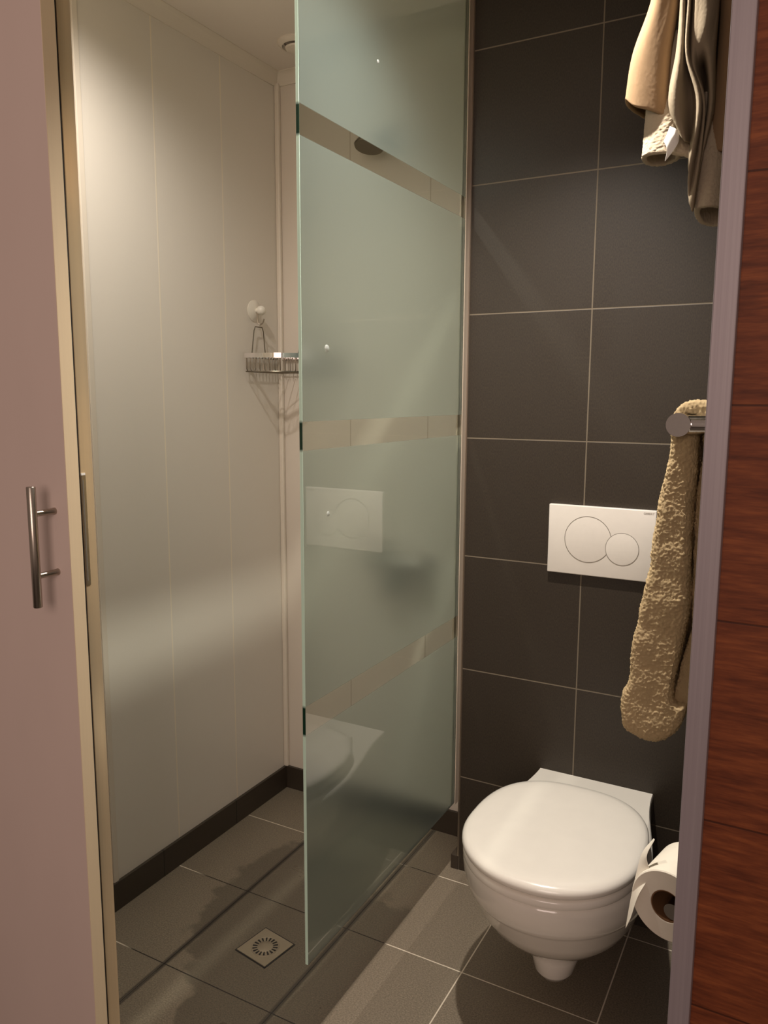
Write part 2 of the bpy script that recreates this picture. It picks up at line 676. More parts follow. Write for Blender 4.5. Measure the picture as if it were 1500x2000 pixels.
# thin edging profile on the free corner of the tiled wall
struct(box('trim_5', (XG - 0.003, YT - 0.003, 0.040), (XG + 0.001, YT + 0.004, CZ), 'satin'))

# right-hand aluminium door post in front of the wood
post = box('trim_6', (-0.0974, 0.852, -0.08), (-0.0751, 0.8695, CZ + 0.05), 'alu', bev=0.0012)
struct(post)
# left jamb with strike plate
jb = box('door_jamb', (-1.10, 0.8625, -0.08), (-1.0204, 0.8875, 2.05), 'jamb', bev=0.001)
struct(jb)
jb.name = 'trim_7'
sp = bmesh.new()
add_box(sp, (-1.0206, 0.8627, 0.9640), (-1.0192, 0.8712, 1.1440), 0.0004)
struct(box('gap_shade_strip', (-1.10, 0.8500, -0.08), (-1.0215, 0.8625, 2.05), 'black'))  # black strip stands in for the shade in the gap between door and jamb
spo = finish('strike_plate', sp, 'satin', jb)
sp = bmesh.new()
add_box(sp, (-1.0192, 0.8642, 0.9715), (-1.0189, 0.8665, 1.1365))
finish('strike_slot', sp, 'groove', spo)
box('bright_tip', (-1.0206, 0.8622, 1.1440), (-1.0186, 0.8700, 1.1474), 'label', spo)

# ------------------------------------------------------------------ left door leaf
dr = bpy.data.objects.new('door_1', None)
dr.location = (-1.5, 0.825, -0.08)
COL.objects.link(dr)
struct(dr)
box('leaf', (-1.95, 0.8254, -0.06), (-1.0095, 0.8490, 2.08), 'door', dr, bev=0.0010)
box('edge_band', (-1.0095, 0.8250, -0.06), (-1.0084, 0.8494, 2.08), 'dooredge', dr, bev=0.0005)
ho = bpy.data.objects.new('door_handle', None)
ho.location = (-1.0395, 0.786, 1.045)
COL.objects.link(ho)
ho.parent = dr
ho.matrix_parent_inverse = Matrix.Translation(-dr.location)
bm = bmesh.new()
add_lathe(bm, (-1.0410, 0.786, 0.943), (0, 0, 1), [(0, 0), (0.0062, 0), (0.0070, 0.001), (0.0070, 0.188), (0.0062, 0.189), (0, 0.189)], 28)
finish('grip_bar', bm, 'satin', ho, True)
for zz in (1.090, 0.9925):
    bm = bmesh.new()
    add_lathe(bm, (-1.0395, 0.7870, zz), (0, 1, 0), [(0, 0), (0.0047, 0), (0.0047, 0.035), (0.0054, 0.036), (0.0054, 0.0384), (0, 0.0384)], 20)
    finish('standoff', bm, 'satin', ho, True)

# ------------------------------------------------------------------ frosted glass shower screen
gs = thing('shower_screen', 'tall frosted green glass shower screen with three clear stripes beside the toilet', 'shower screen', (-0.77, 1.45, 0.205))
G0, G1, GB, GT = 1.1185, 1.822, 0.203, CZ - 0.01
bm = bmesh.new()
xf, xb = -0.7690, -0.7750
vs = [bm.verts.new(p) for p in ((xf, G0, GB), (xf, G1, GB), (xf, G1, GT), (xf, G0, GT))]
bm.faces.new(vs)
vb = [bm.verts.new(p) for p in ((xb, G0, GB), (xb, G1, GB), (xb, G1, GT), (xb, G0, GT))]
bm.faces.new(vb[::-1])
me = bpy.data.meshes.new('pane')
bm.to_mesh(me)
bm.free()
me.materials.append(MT['glass'])
me.materials.append(MT['glass_back'])
me.polygons[1].material_index = 1
pane = link('pane', me, None, gs)
bm = bmesh.new()
add_box(bm, (xb, G0 - 0.0012, GB), (xf, G0, GT), 0.0004)
finish('front_edge', bm, 'glass_edge', gs)['label'] = 'pale mint glass edge with dark green bits at the clear stripes'
bm = bmesh.new()
add_box(bm, (xb, G0, GB - 0.0006), (xf, G1, GB), 0.0001)
finish('bottom_edge', bm, 'silicone', gs)
bm = bmesh.new()
add_box(bm, (-0.7830, 1.806, GB - 0.004), (-0.7785, YT, CZ - 0.004), 0.0006)
add_box(bm, (-0.7785, 1.8235, GB - 0.004), (-0.7664, YT, CZ - 0.004), 0.0003)
add_box(bm, (-0.7680, 1.806, GB - 0.004), (-0.7655, YT, CZ - 0.004), 0.0006)
finish('wall_channel', bm, 'profile', gs)
for (y, z, r) in ((1.196, 1.354, 0.0068), (1.197, 1.058, 0.0050), (1.379, 1.891, 0.0038)):
    bm = bmesh.new()
    add_lathe(bm, (xf + 0.0001, y, z), (1, 0, 0), [(r * math.cos(a), r * 0.55 * math.sin(a)) for a in [PI / 2 * k / 6 for k in range(7)]], 18)
    dp = finish('water_drop', bm, 'drop', None, True)
    tag(dp, {1.354: 'larger clear water drop on the screen level with the basket', 1.058: 'clear water drop on the screen inside the reflection of the flush plate',
             1.891: 'faint tiny water drop near the top of the shower screen'}[z], 'water drop', 'water drops on the shower screen')


# ------------------------------------------------------------------ toilet
TX = -0.409
toilet = thing('toilet', 'white wall-hung toilet with its round lid closed under the flush plate', 'toilet', (TX, 1.83, 0.0))


def outline(hw, yf, yb, wb, n=64, sq=2.25, widest=0.42):
    """plan outline: rounded front, narrowing to width wb at the back (yb)"""
    pts = []
    L = yb - yf
    yc = yf + L * widest
    for i in range(n):
        a = 2 * PI * i / n
        ca, sa = math.cos(a), math.sin(a)
        x = math.copysign(abs(ca) ** (2 / sq), ca) * hw
        if sa < 0:
            y = yc - abs(sa) ** (2 / sq) * (yc - yf)
        else:
            s = abs(sa) ** (2 / sq)
            y = yc + s * (yb - yc)
        pts.append((TX + x, y))
    return pts


def body_outline(hw, yf, wb, yb=1.83, n=64, widest=0.2):
    """bowl plan: round front half, sides running back to the wall at half width wb"""
    pts = []
    yc = yf + hw * 1.12
    nf = n // 2
    for i in range(nf + 1):
        a = PI + PI * i / nf          # from left, round the front, to right
        pts.append((TX + math.cos(a) * hw, yc + math.sin(a) * (yc - yf)))
    m = n - nf - 1
    k = m // 2
    for i in range(1, k + 1):         # right side to the wall
        t = i / k
        s = t * t * (3 - 2 * t)
        pts.append((TX + hw + (wb - hw) * s, yc + (yb - yc) * t))
    for i in range(0, m - k):
        t = 1 - i / (m - k)
        s = t * t * (3 - 2 * t)
        pts.append((TX - (hw + (wb - hw) * s), yc + (yb - yc) * t))
    return pts


bm = bmesh.new()
lv = [(0.046, 0.018, 1.505, 0.050), (0.048, 0.034, 1.488, 0.060), (0.062, 0.043, 1.478, 0.068), (0.095, 0.052, 1.472, 0.078),
      (0.130, 0.062, 1.464, 0.088), (0.141, 0.076, 1.446, 0.100), (0.153, 0.096, 1.420, 0.105), (0.174, 0.124, 1.386, 0.115),
      (0.203, 0.148, 1.354, 0.122), (0.234, 0.165, 1.330, 0.130), (0.268, 0.176, 1.313, 0.134), (0.274, 0.1785, 1.309, 0.136),
      (0.280, 0.183, 1.304, 0.137), (0.302, 0.187, 1.297, 0.1375), (0.326, 0.1885, 1.293, 0.138), (0.336, 0.188, 1.2935, 0.138),
      (0.342, 0.185, 1.297, 0.1375), (0.3455, 0.179, 1.303, 0.136)]
rings = []
for z, hw, yf, wb in lv:
    rings.append([Vector((x, y, z)) for x, y in body_outline(hw, yf, wb)])
loft(bm, rings, True, True)
finish('bowl', bm, 'ceramic', toilet, True, 50)


def lid_outline(s, dz_front=0.0):
    """seat / lid plan, s = inset"""
    pts = []
    n = 72
    hw = 0.179 - s
    yf = 1.284 + s
    ym = 1.478
    yb = 1.700 - s
    for i in range(n):
        a = 2 * PI * i / n
        ca, sa = math.cos(a), math.sin(a)
        if sa < 0:
            x = math.copysign(abs(ca) ** (2 / 2.12), ca) * hw
            y = ym - abs(sa) ** (2 / 2.12) * (ym - yf)
        else:
            # tapers, then a straight-ish rear edge
            t = abs(sa) ** (2 / 2.6)
            x = math.copysign(abs(ca) ** (2 / 2.6), ca) * hw
            y = ym + t * (yb - ym)
        pts.append((TX + x, y))
    return pts


def slab(name, levels, parent, mat):
    bm = bmesh.new()
    rings = [[Vector((x, y, z)) for x, y in lid_outline(s)] for s, z in levels]
    loft(bm, rings, True, True)
    return finish(name, bm, mat, parent, True, 50)


slab('seat_ring', [(0.010, 0.3485), (0.003, 0.350), (0.001, 0.354), (0.001, 0.362), (0.004, 0.3665), (0.012, 0.368)], toilet, 'seat')
# domed lid
bm = bmesh.new()
levels = [(0.004, 0.3705), (0.0, 0.373), (-0.0015, 0.378), (-0.001, 0.384), (0.002, 0.389), (0.008, 0.3925), (0.018, 0.3945),
          (0.035, 0.3955), (0.06, 0.3962), (0.09, 0.3968), (0.13, 0.3972), (0.165, 0.3974)]
rings = []
c = Vector((TX, 1.478, 0))
base = [Vector((x, y, 0)) for x, y in lid_outline(0.0)]
for s, z in levels:
    k = 1 - s / 0.179
    rings.append([Vector((c.x + (p.x - c.x) * k, c.y + (p.y - c.y) * k, z)) for p in base])
loft(bm, rings, True, True)
finish('lid', bm, 'seat', toilet, True, 60)
for sx in (-0.075, 0.075):
    bm = bmesh.new()
    add_lathe(bm, (TX + sx - 0.022, 1.712, 0.356), (1, 0, 0), [(0, 0), (0.010, 0), (0.0115, 0.002), (0.0115, 0.042), (0.010, 0.044), (0, 0.044)], 20)
    add_box(bm, (TX + sx - 0.012, 1.702, 0.344), (TX + sx + 0.012, 1.724, 0.352), 0.002)
    finish('hinge', bm, 'seat', toilet, True)

# ------------------------------------------------------------------ flush plate
fp = thing('flush_plate', 'white rectangular dual flush plate with two round buttons on the dark tiles', 'flush plate', (-0.42, YT, 0.94))
bm = bmesh.new()
add_box(bm, (-0.5425, 1.817, 0.855), (-0.2965, YT + 0.0005, 1.0195), 0.0022, 3)
finish('plate', bm, 'plate', fp, True)
for nm, bx, bz, r in (('large_button', -0.4478, 0.9415, 0.0542), ('small_button', -0.3685, 0.9256, 0.0375)):
    bm = bmesh.new()
    arcp = []
    for k in range(121):
        t = 2 * PI * k / 120 + 0.2 - 0.3
        p = Vector((bx + r * math.cos(t), 1.8166, bz + r * math.sin(t)))
        if nm == 'large_button' and (p - Vector((-0.3685, 1.8166, 0.9256))).length < 0.0372:
            if arcp:
                add_tube(bm, arcp, 0.0006, 6)
            arcp = []
        else:
            arcp.append(p)
    if len(arcp) > 1:
        add_tube(bm, arcp, 0.0006, 6)
    g = finish('seam', bm, 'groove', None, True)
    bm = bmesh.new()
    top = 0.0004 if nm == 'large_button' else 0.0008
    add_lathe(bm, (bx, 1.8170, bz), (0, -1, 0), [(r - 0.0006, -0.001), (r - 0.0006, top - 0.0002), (r - 0.0014, top), (0, top)], 72)
    bo = finish(nm, bm, 'plate', fp, True, 20)
    g.parent = bo
cu = bpy.data.curves.new('lettering', 'FONT')
cu.body = 'GEBERIT'
cu.size = 0.0062
cu.extrude = 0.0001
to = bpy.data.objects.new('lettering_tmp', cu)
COL.objects.link(to)
bpy.context.view_layer.update()
tm = bpy.data.meshes.new_from_object(to.evaluated_get(bpy.context.evaluated_depsgraph_get()))
bpy.data.objects.remove(to)
tm.transform(Matrix.Translation((-0.3245, 1.8168, 1.0100)) @ Matrix.Rotation(PI / 2, 4, 'X'))
link('lettering', tm, 'groove', fp)

# ------------------------------------------------------------------ floor drain
dcx, dcy, dh = -1.035, 1.330, 0.046
dn = thing('floor_drain', 'square metal floor drain with a ring of slots in the shower floor', 'drain', (dcx, dcy, 0.0))
ang = math.radians(-9)


def rot2(x, y):
    return (dcx + x * math.cos(ang) - y * math.sin(ang), dcy + x * math.sin(ang) + y * math.cos(ang))


bm = bmesh.new()
prof = [(dh + 0.004, 0.0002, 0), (dh + 0.004, 0.0006, 0)]
for hh, z0, z1, mt, nm in ((dh + 0.0035, 0.0, 0.0007, 'black', 'joint'), (dh, 0.0, 0.0022, 'drain', 'grate')):
    bm = bmesh.new()
    c4 = [rot2(sx * hh, sy * hh) for sx, sy in ((-1, -1), (1, -1), (1, 1), (-1, 1))]
    loft(bm, [[Vector((x, y, z0)) for x, y in c4], [Vector((x, y, z1)) for x, y in c4]])
    finish(nm, bm, mt, dn)
bm = bmesh.new()
add_lathe(bm, (dcx, dcy, 0.0022), (0, 0, 1), [(0.033, 0.0), (0.0325, 0.0008), (0.031, 0.0009), (0.030, 0.0002)], 48)
add_lathe(bm, (dcx, dcy, 0.0022), (0, 0, 1), [(0.0185, 0.0), (0.0175, 0.0008), (0, 0.0011)], 40)
finish('strainer', bm, 'drain', dn, True)
bm = bmesh.new()
for k in range(18):
    a = 2 * PI * k / 18
    u = Vector((math.cos(a), math.sin(a), 0))
    v = Vector((-u.y, u.x, 0))
    c = Vector((dcx, dcy, 0.0024))
    q = [c + u * 0.0185 + v * 0.0012, c + u * 0.0295 + v * 0.0022, c + u * 0.0295 - v * 0.0022, c + u * 0.0185 - v * 0.0012]
    loft(bm, [q, [p + Vector((0, 0, 0.0006)) for p in q]])
finish('slots', bm, 'black', dn)

# ------------------------------------------------------------------ corner basket on two suction hooks
bk = thing('wire_corner_basket', 'chrome wire shower basket hanging in the white corner from suction hooks', 'shower basket', (-1.36, 1.90, 1.39))
zr, dp_ = 1.384, 0.046
bx0, bx1, by0, by1 = XL + 0.010, -1.262, 1.800, YB - 0.010
front = arc((bx0, by1, zr), (0, -1, 0), (1, 0, 0), 1.0, 0, PI / 2, 18)
frontc = []
for i in range(19):
    a = PI / 2 * i / 18
    frontc.append(Vector((bx0 + (bx1 - bx0) * math.sin(a) ** 0.9, by1 - (by1 - by0) * math.cos(a) ** 0.9, zr)))
rim = frontc + [Vector((bx0, by1, zr))]
bm = bmesh.new()
# flat band around the rim
n = len(rim)
top, bot, ti, bi = [], [], [], []
cen = Vector((bx0 + 0.06, by1 - 0.06, zr))
for p in rim:
    d = (cen - p)
    d.z = 0
    d.normalize()
    top.append(bm.verts.new(p + Vector((0, 0, 0.0065))))
    bot.append(bm.verts.new(p - Vector((0, 0, 0.0065))))
    ti.append(bm.verts.new(p + d * 0.002 + Vector((0, 0, 0.0065))))
    bi.append(bm.verts.new(p + d * 0.002 - Vector((0, 0, 0.0065))))
for i in range(n):
    j = (i + 1) % n
    bm.faces.new((bot[i], bot[j], top[j], top[i]))
    bm.faces.new((ti[i], ti[j], bi[j], bi[i]))
    bm.faces.new((top[i], top[j], ti[j], ti[i]))
    bm.faces.new((bi[i], bi[j], bot[j], bot[i]))
finish('rim_band', bm, 'chrome', bk, True, 30)
bm = bmesh.new()
loop = rim + [rim[0]]
acc, want, step = 0.0, 0.004, 0.0150
for p, q in zip(loop, loop[1:]):
    seg_l = (q - p).length
    while want <= acc + seg_l:
        m = p.lerp(q, (want - acc) / seg_l)
        inw = (cen - m)
        inw.z = 0
        inw.normalize()
        m = m + inw * 0.003
        add_tube(bm, [m, m + Vector((0, 0, -dp_ * 0.8)), m + inw * 0.003 + Vector((0, 0, -dp_ * 0.97)), m + inw * 0.012 + Vector((0, 0, -dp_))], 0.0010, 6)
        want += step
    acc += seg_l
for k in range(1, 12):
    i = k / 12 * 18
    p = frontc[int(i)].lerp(frontc[min(18, int(i) + 1)], i - int(i))
    if by1 - p.y > 0.03:
        add_tube(bm, [Vector((p.x, p.y + 0.008, zr - dp_)), Vector((p.x, by1 - 0.008, zr - dp_))], 0.0012, 6)
finish('tray_wires', bm, 'wire', bk, True)
bm = bmesh.new()
low = [Vector((p.x * 0.96 + cen.x * 0.04, p.y * 0.96 + cen.y * 0.04, zr - dp_ + 0.001)) for p in rim]
add_tube(bm, low, 0.0018, 8, closed=True)
add_tube(bm, [Vector((bx0, by0 + 0.03, zr - dp_ * 0.98)), Vector((bx1 - 0.03, by1 - 0.012, zr - dp_ * 0.98))], 0.0016, 6)
finish('lower_ring', bm, 'wire', bk, True)
for (x, y, z, ax) in ((XL + 0.014, 1.864, 1.467, (0, 1, 0)), (-1.335, YB - 0.014, 1.467, (1, 0, 0))):
    bm = bmesh.new()
    a = Vector(ax)
    c = Vector((x, y, z))
    add_tube(bm, [c - a * 0.034 + Vector((0, 0, -0.080)), c - a * 0.022 + Vector((0, 0, -0.012)), c - a * 0.016, c + a * 0.016, c + a * 0.022 + Vector((0, 0, -0.012)), c + a * 0.030 + Vector((0, 0, -0.080))], 0.0016, 7)
    finish('hanging_loop', bm, 'wire', bk, True)


def suction_hook(loc, nrm, label):
    nrm = Vector(nrm)
    side = Vector((-nrm.y, nrm.x, 0))
    loc = Vector(loc)
    t = thing('suction_hook', label, 'suction hook', loc, 'suction hooks in the shower corner')
    bm = bmesh.new()
    add_lathe(bm, loc, nrm, [(0, 0.0), (0.030, 0.0), (0.0305, 0.002), (0.026, 0.004), (0.014, 0.009), (0, 0.010)], 36)
    finish('suction_cup', bm, 'rubber', t, True)
    bm = bmesh.new()
    add_lathe(bm, loc, nrm, [(0, 0.009), (0.007, 0.009), (0.008, 0.016), (0.0125, 0.020), (0.0135, 0.027), (0.011, 0.034), (0.005, 0.038), (0, 0.0385)], 28)
    finish('knob', bm, 'rubber', t, True)
    bm = bmesh.new()
    c = loc + nrm * 0.012
    z = Vector((0, 0, 1))
    add_tube(bm, [c - z * 0.006, c - z * 0.026, c - z * 0.036 + nrm * 0.003, c - z * 0.040 + nrm * 0.011, c - z * 0.035 + nrm * 0.019, c - z * 0.024 + nrm * 0.024], 0.0022, 8)
    finish('hook', bm, 'satin', t, True)
    return t


suction_hook((XL, 1.862, 1.513), (1, 0, 0), 'white suction hook on the left wall panel holding the wire basket')
suction_hook((-1.335, YB, 1.513), (0, -1, 0), 'suction hook on the back wall, blurred behind the frosted glass')

# ------------------------------------------------------------------ shower tap, shower head, ceiling valve
tap = thing('shower_mixer', 'chrome shower mixer blurred behind the frosted glass', 'shower mixer', (-1.075, YB, 0.80))
bm = bmesh.new()
add_tube(bm, [(-1.165, YB - 0.055, 0.805), (-0.960, YB - 0.055, 0.805)], 0.026, 24)
for x in (-1.135, -0.985):
    add_lathe(bm, (x, YB, 0.805), (0, -1, 0), [(0, 0), (0.034, 0), (0.034, 0.006), (0.018, 0.010), (0.018, 0.05), (0, 0.05)], 28)
finish('body', bm, 'chrome', tap, True)
bm = bmesh.new()
add_lathe(bm, (-1.09, YB - 0.055, 0.822), (0, -0.25, 1), [(0, 0), (0.026, 0), (0.027, 0.030), (0.020, 0.036), (0, 0.037)], 28)
add_tube(bm, [(-1.09, YB - 0.066, 0.858), (-1.10, YB - 0.12, 0.880), (-1.105, YB - 0.16, 0.885)], [0.009, 0.008, 0.006], 14)
finish('lever', bm, 'chrome', tap, True)
bm = bmesh.new()
add_lathe(bm, (-1.07, YB - 0.055, 0.785), (0, 0, -1), [(0, 0), (0.030, 0), (0.030, 0.05), (0.022, 0.065), (0, 0.065)], 20)
finish('hose_outlet', bm, 'chrome', tap, True)
hd = thing('overhead_shower', 'dark round shower head, its lower rim seen through the top clear glass stripe', 'shower head', (-1.08, YB, 1.92))
bm = bmesh.new()
add_tube(bm, [(-1.080, YB, 1.965), (-1.080, YB - 0.05, 1.965), (-1.080, YB - 0.085, 1.950)], 0.010, 16)
add_lathe(bm, (-1.080, YB, 1.965), (0, -1, 0), [(0, 0), (0.026, 0), (0.026, 0.005), (0.012, 0.010), (0, 0.010)], 24)
finish('arm', bm, 'chrome', hd, True)
bm = bmesh.new()
add_lathe(bm, (-1.080, YB - 0.088, 1.945), (0, -0.25, -1), [(0, -0.012), (0.012, -0.010), (0.018, 0.004), (0.036, 0.018), (0.040, 0.026), (0.038, 0.030), (0, 0.030)], 32)
finish('spray_head', bm, 'wire', hd, True)

vt = thing('ceiling_vent', 'small round vent on the shower ceiling, half hidden by the glass edge', 'vent', (-1.262, 1.83, CZ))
bm = bmesh.new()
add_lathe(bm, (-1.262, 1.83, CZ), (0, 0, -1), [(0.052, 0), (0.052, 0.004), (0.046, 0.010), (0.040, 0.012), (0.038, 0.006), (0.034, 0.004)], 40)
finish('outer_ring', bm, 'white', vt, True)
bm = bmesh.new()
add_lathe(bm, (-1.262, 1.83, CZ), (0, 0, -1), [(0, 0.022), (0.018, 0.022), (0.030, 0.018), (0.032, 0.014), (0.026, 0.011), (0.008, 0.010), (0.008, 0.0)], 36)
finish('valve_disc', bm, 'white', vt, True)


# ------------------------------------------------------------------ cloth
def displace(o, scale, strength, seed=0.0):
    t = bpy.data.textures.new('terry_loops', 'CLOUDS')
    t.noise_scale = scale
    t.noise_depth = 2
    md = o.modifiers.new('terry', 'DISPLACE')
    md.texture = t
    md.strength = strength
    md.mid_level = 0.5
    md.texture_coords = 'LOCAL'
    return md


def cloth(name, cols, mat, parent=None, thick=0.006, nu=80, nv=90, wob=0.002, seed=0, loops=0.0018, loop_scale=0.004):
    """sheet through columns of world points (each column runs from top to hem)"""
    dense = [catmull(c, nv) for c in cols]
    grid = []
    for j in range(nv + 1):
        grid.append(catmull([d[j] for d in dense], nu))
    bm = bmesh.new()
    vv = []
    for j, row in enumerate(grid):
        rr = []
        for i, p in enumerate(row):
            q = noise.noise_vector(Vector((p.x * 22 + seed, p.y * 22, p.z * 9)))
            rr.append(bm.verts.new(p + q * wob))
        vv.append(rr)
    for j in range(nv):
        for i in range(nu):
            bm.faces.new((vv[j][i], vv[j][i + 1], vv[j + 1][i + 1], vv[j + 1][i]))
    o = finish(name, bm, mat, parent, True, 180)
    s = o.modifiers.new('thickness', 'SOLIDIFY')
    s.thickness = thick
    s.offset = 0
    u = o.modifiers.new('round', 'SUBSURF')
    u.levels = u.render_levels = 1
    displace(o, loop_scale, loops)
    return o


TK = 1.20      # the towels hang well inside the room


def A(*rows, k=TK):
    return [at(r[0], r[1], r[2] * k) for r in rows]


def AU(*rows):
    return A(*rows, k=1.16)


def far(x, y, z, k=TK):
    return (x * k, y * k, H + (z - H) * k)


# upper rail, above the top edge of the photograph, that carries the three towels
ur = thing('towel_rail', 'upper chrome towel rail on the right wall carrying the bunched towels', 'towel rail', far(-0.16, 1.25, 1.93, 1.16), 'chrome towel rails on the right wall')
bm = bmesh.new()
add_tube(bm, [far(-0.175, 1.10, 1.955, 1.16), far(-0.175, 1.40, 1.955, 1.16)], 0.013, 20)
finish('bar', bm, 'chrome', ur, True)
for y in (1.13, 1.37):
    bm = bmesh.new()
    add_tube(bm, [far(-0.175, y, 1.955, 1.16), (XR,) + far(0, y, 1.955, 1.16)[1:]], 0.011, 18)
    finish('bracket', bm, 'chrome', ur, True)

# outer towel: left half A, over the bar, right half D
tw = thing('bath_towel', 'large tan towel folded over the upper rail, the outermost of the bunch', 'towel', far(-0.18, 1.2, 1.95, 1.16), 'towels on the upper rail')
cloth('front_half', [
    AU((1316, -190, 1.30), (1300, -100, 1.30), (1288, 0, 1.30), (1262, 110, 1.30), (1258, 232, 1.30)),
    AU((1322, -190, 1.20), (1290, -100, 1.20), (1279, 0, 1.20), (1246, 105, 1.20), (1231, 212, 1.20)),
    AU((1325, -190, 1.16), (1290, -100, 1.162), (1276, 0, 1.162), (1240, 105, 1.160), (1226, 196, 1.158)),
    AU((1330, -190, 1.145), (1296, -100, 1.146), (1285, 0, 1.146), (1252, 108, 1.144), (1240, 208, 1.142)),
    AU((1334, -190, 1.145), (1306, -100, 1.146), (1302, 0, 1.146), (1276, 112, 1.142), (1268, 216, 1.140)),
    AU((1338, -190, 1.15), (1318, -100, 1.152), (1318, 0, 1.150), (1298, 116, 1.148), (1296, 228, 1.146)),
    AU((1342, -190, 1.17), (1324, -100, 1.172), (1325, 0, 1.170), (1306, 118, 1.168), (1308, 240, 1.165)),
    AU((1342, -190, 1.22), (1322, -100, 1.222), (1322, 0, 1.220), (1304, 118, 1.225), (1302, 250, 1.225)),
], 'towel_fine', tw, thick=0.007, loops=0.0003, wob=0.0015)
cloth('rear_half', [
    AU((1392, -190, 1.25), (1408, -100, 1.25), (1408, 0, 1.25), (1400, 130, 1.25), (1384, 306, 1.25)),
    AU((1390, -190, 1.18), (1409, -100, 1.18), (1410, 0, 1.18), (1402, 130, 1.18), (1376, 296, 1.18)),
    AU((1392, -190, 1.155), (1414, -100, 1.155), (1416, 0, 1.155), (1408, 130, 1.155), (1382, 292, 1.155)),
    AU((1394, -190, 1.145), (1424, -100, 1.145), (1430, 0, 1.145), (1424, 130, 1.145), (1402, 296, 1.145)),
    AU((1396, -190, 1.15), (1436, -100, 1.15), (1446, 0, 1.15), (1442, 130, 1.15), (1428, 300, 1.15)),
    AU((1398, -190, 1.17), (1442, -100, 1.17), (1456, 0, 1.17), (1454, 130, 1.17), (1442, 304, 1.17)),
], 'towel_fine', tw, thick=0.007, loops=0.0003, wob=0.0015)
# inner terry towel: rolled ends that hang lower
tw2 = thing('bath_towel', 'beige terry towel hanging lower inside the bunch, with hollow rolled ends and a white label', 'towel', far(-0.18, 1.25, 1.95, 1.16), 'towels on the upper rail')
cloth('front_roll', [
    AU((1336, 60, 1.185), (1338, 160, 1.167), (1340, 240, 1.157), (1347, 306, 1.149)),
    AU((1322, 60, 1.180), (1326, 160, 1.162), (1326, 240, 1.152), (1330, 302, 1.144)),
    AU((1300, 60, 1.175), (1300, 160, 1.157), (1300, 240, 1.142), (1296, 300, 1.135)),
    AU((1282, 60, 1.180), (1280, 160, 1.162), (1272, 240, 1.150), (1264, 304, 1.140)),
    AU((1276, 60, 1.200), (1274, 160, 1.182), (1266, 240, 1.172), (1259, 312, 1.164)),
    AU((1282, 60, 1.225), (1282, 160, 1.207), (1276, 240, 1.197), (1270, 322, 1.189)),
    AU((1304, 60, 1.235), (1304, 160, 1.217), (1302, 240, 1.207), (1300, 322, 1.199)),
    AU((1330, 60, 1.225), (1328, 160, 1.207), (1326, 240, 1.197), (1322, 312, 1.189)),
    AU((1334, 60, 1.205), (1332, 160, 1.187), (1328, 240, 1.177), (1322, 300, 1.170)),
], 'terry_light', tw2, thick=0.008, loops=0.0026, wob=0.002, seed=3)
cloth('rear_roll', [
    AU((1412, 180, 1.180), (1412, 260, 1.165), (1412, 340, 1.153), (1410, 405, 1.145)),
    AU((1398, 180, 1.165), (1396, 260, 1.150), (1392, 340, 1.136), (1388, 404, 1.128)),
    AU((1382, 180, 1.170), (1380, 260, 1.155), (1374, 340, 1.141), (1368, 407, 1.132)),
    AU((1376, 180, 1.190), (1374, 260, 1.175), (1368, 340, 1.163), (1362, 418, 1.154)),
    AU((1380, 180, 1.215), (1378, 260, 1.200), (1374, 340, 1.188), (1370, 434, 1.179)),
    AU((1396, 180, 1.235), (1394, 260, 1.220), (1392, 340, 1.208), (1390, 442, 1.199)),
    AU((1420, 180, 1.230), (1420, 260, 1.215), (1420, 340, 1.203), (1418, 440, 1.194)),
], 'terry_light', tw2, thick=0.008, loops=0.0026, wob=0.002, seed=9)
lb = cloth('care_label', [
    AU((1308, 246, 1.122), (1302, 262, 1.120), (1296, 276, 1.122)),
    AU((1320, 252, 1.120), (1314, 268, 1.116), (1302, 292, 1.120)),
    AU((1327, 264, 1.125), (1322, 284, 1.120), (1298, 316, 1.126)),
], 'label', tw2, thick=0.0014, nu=16, nv=20, loops=0.0, wob=0.001)
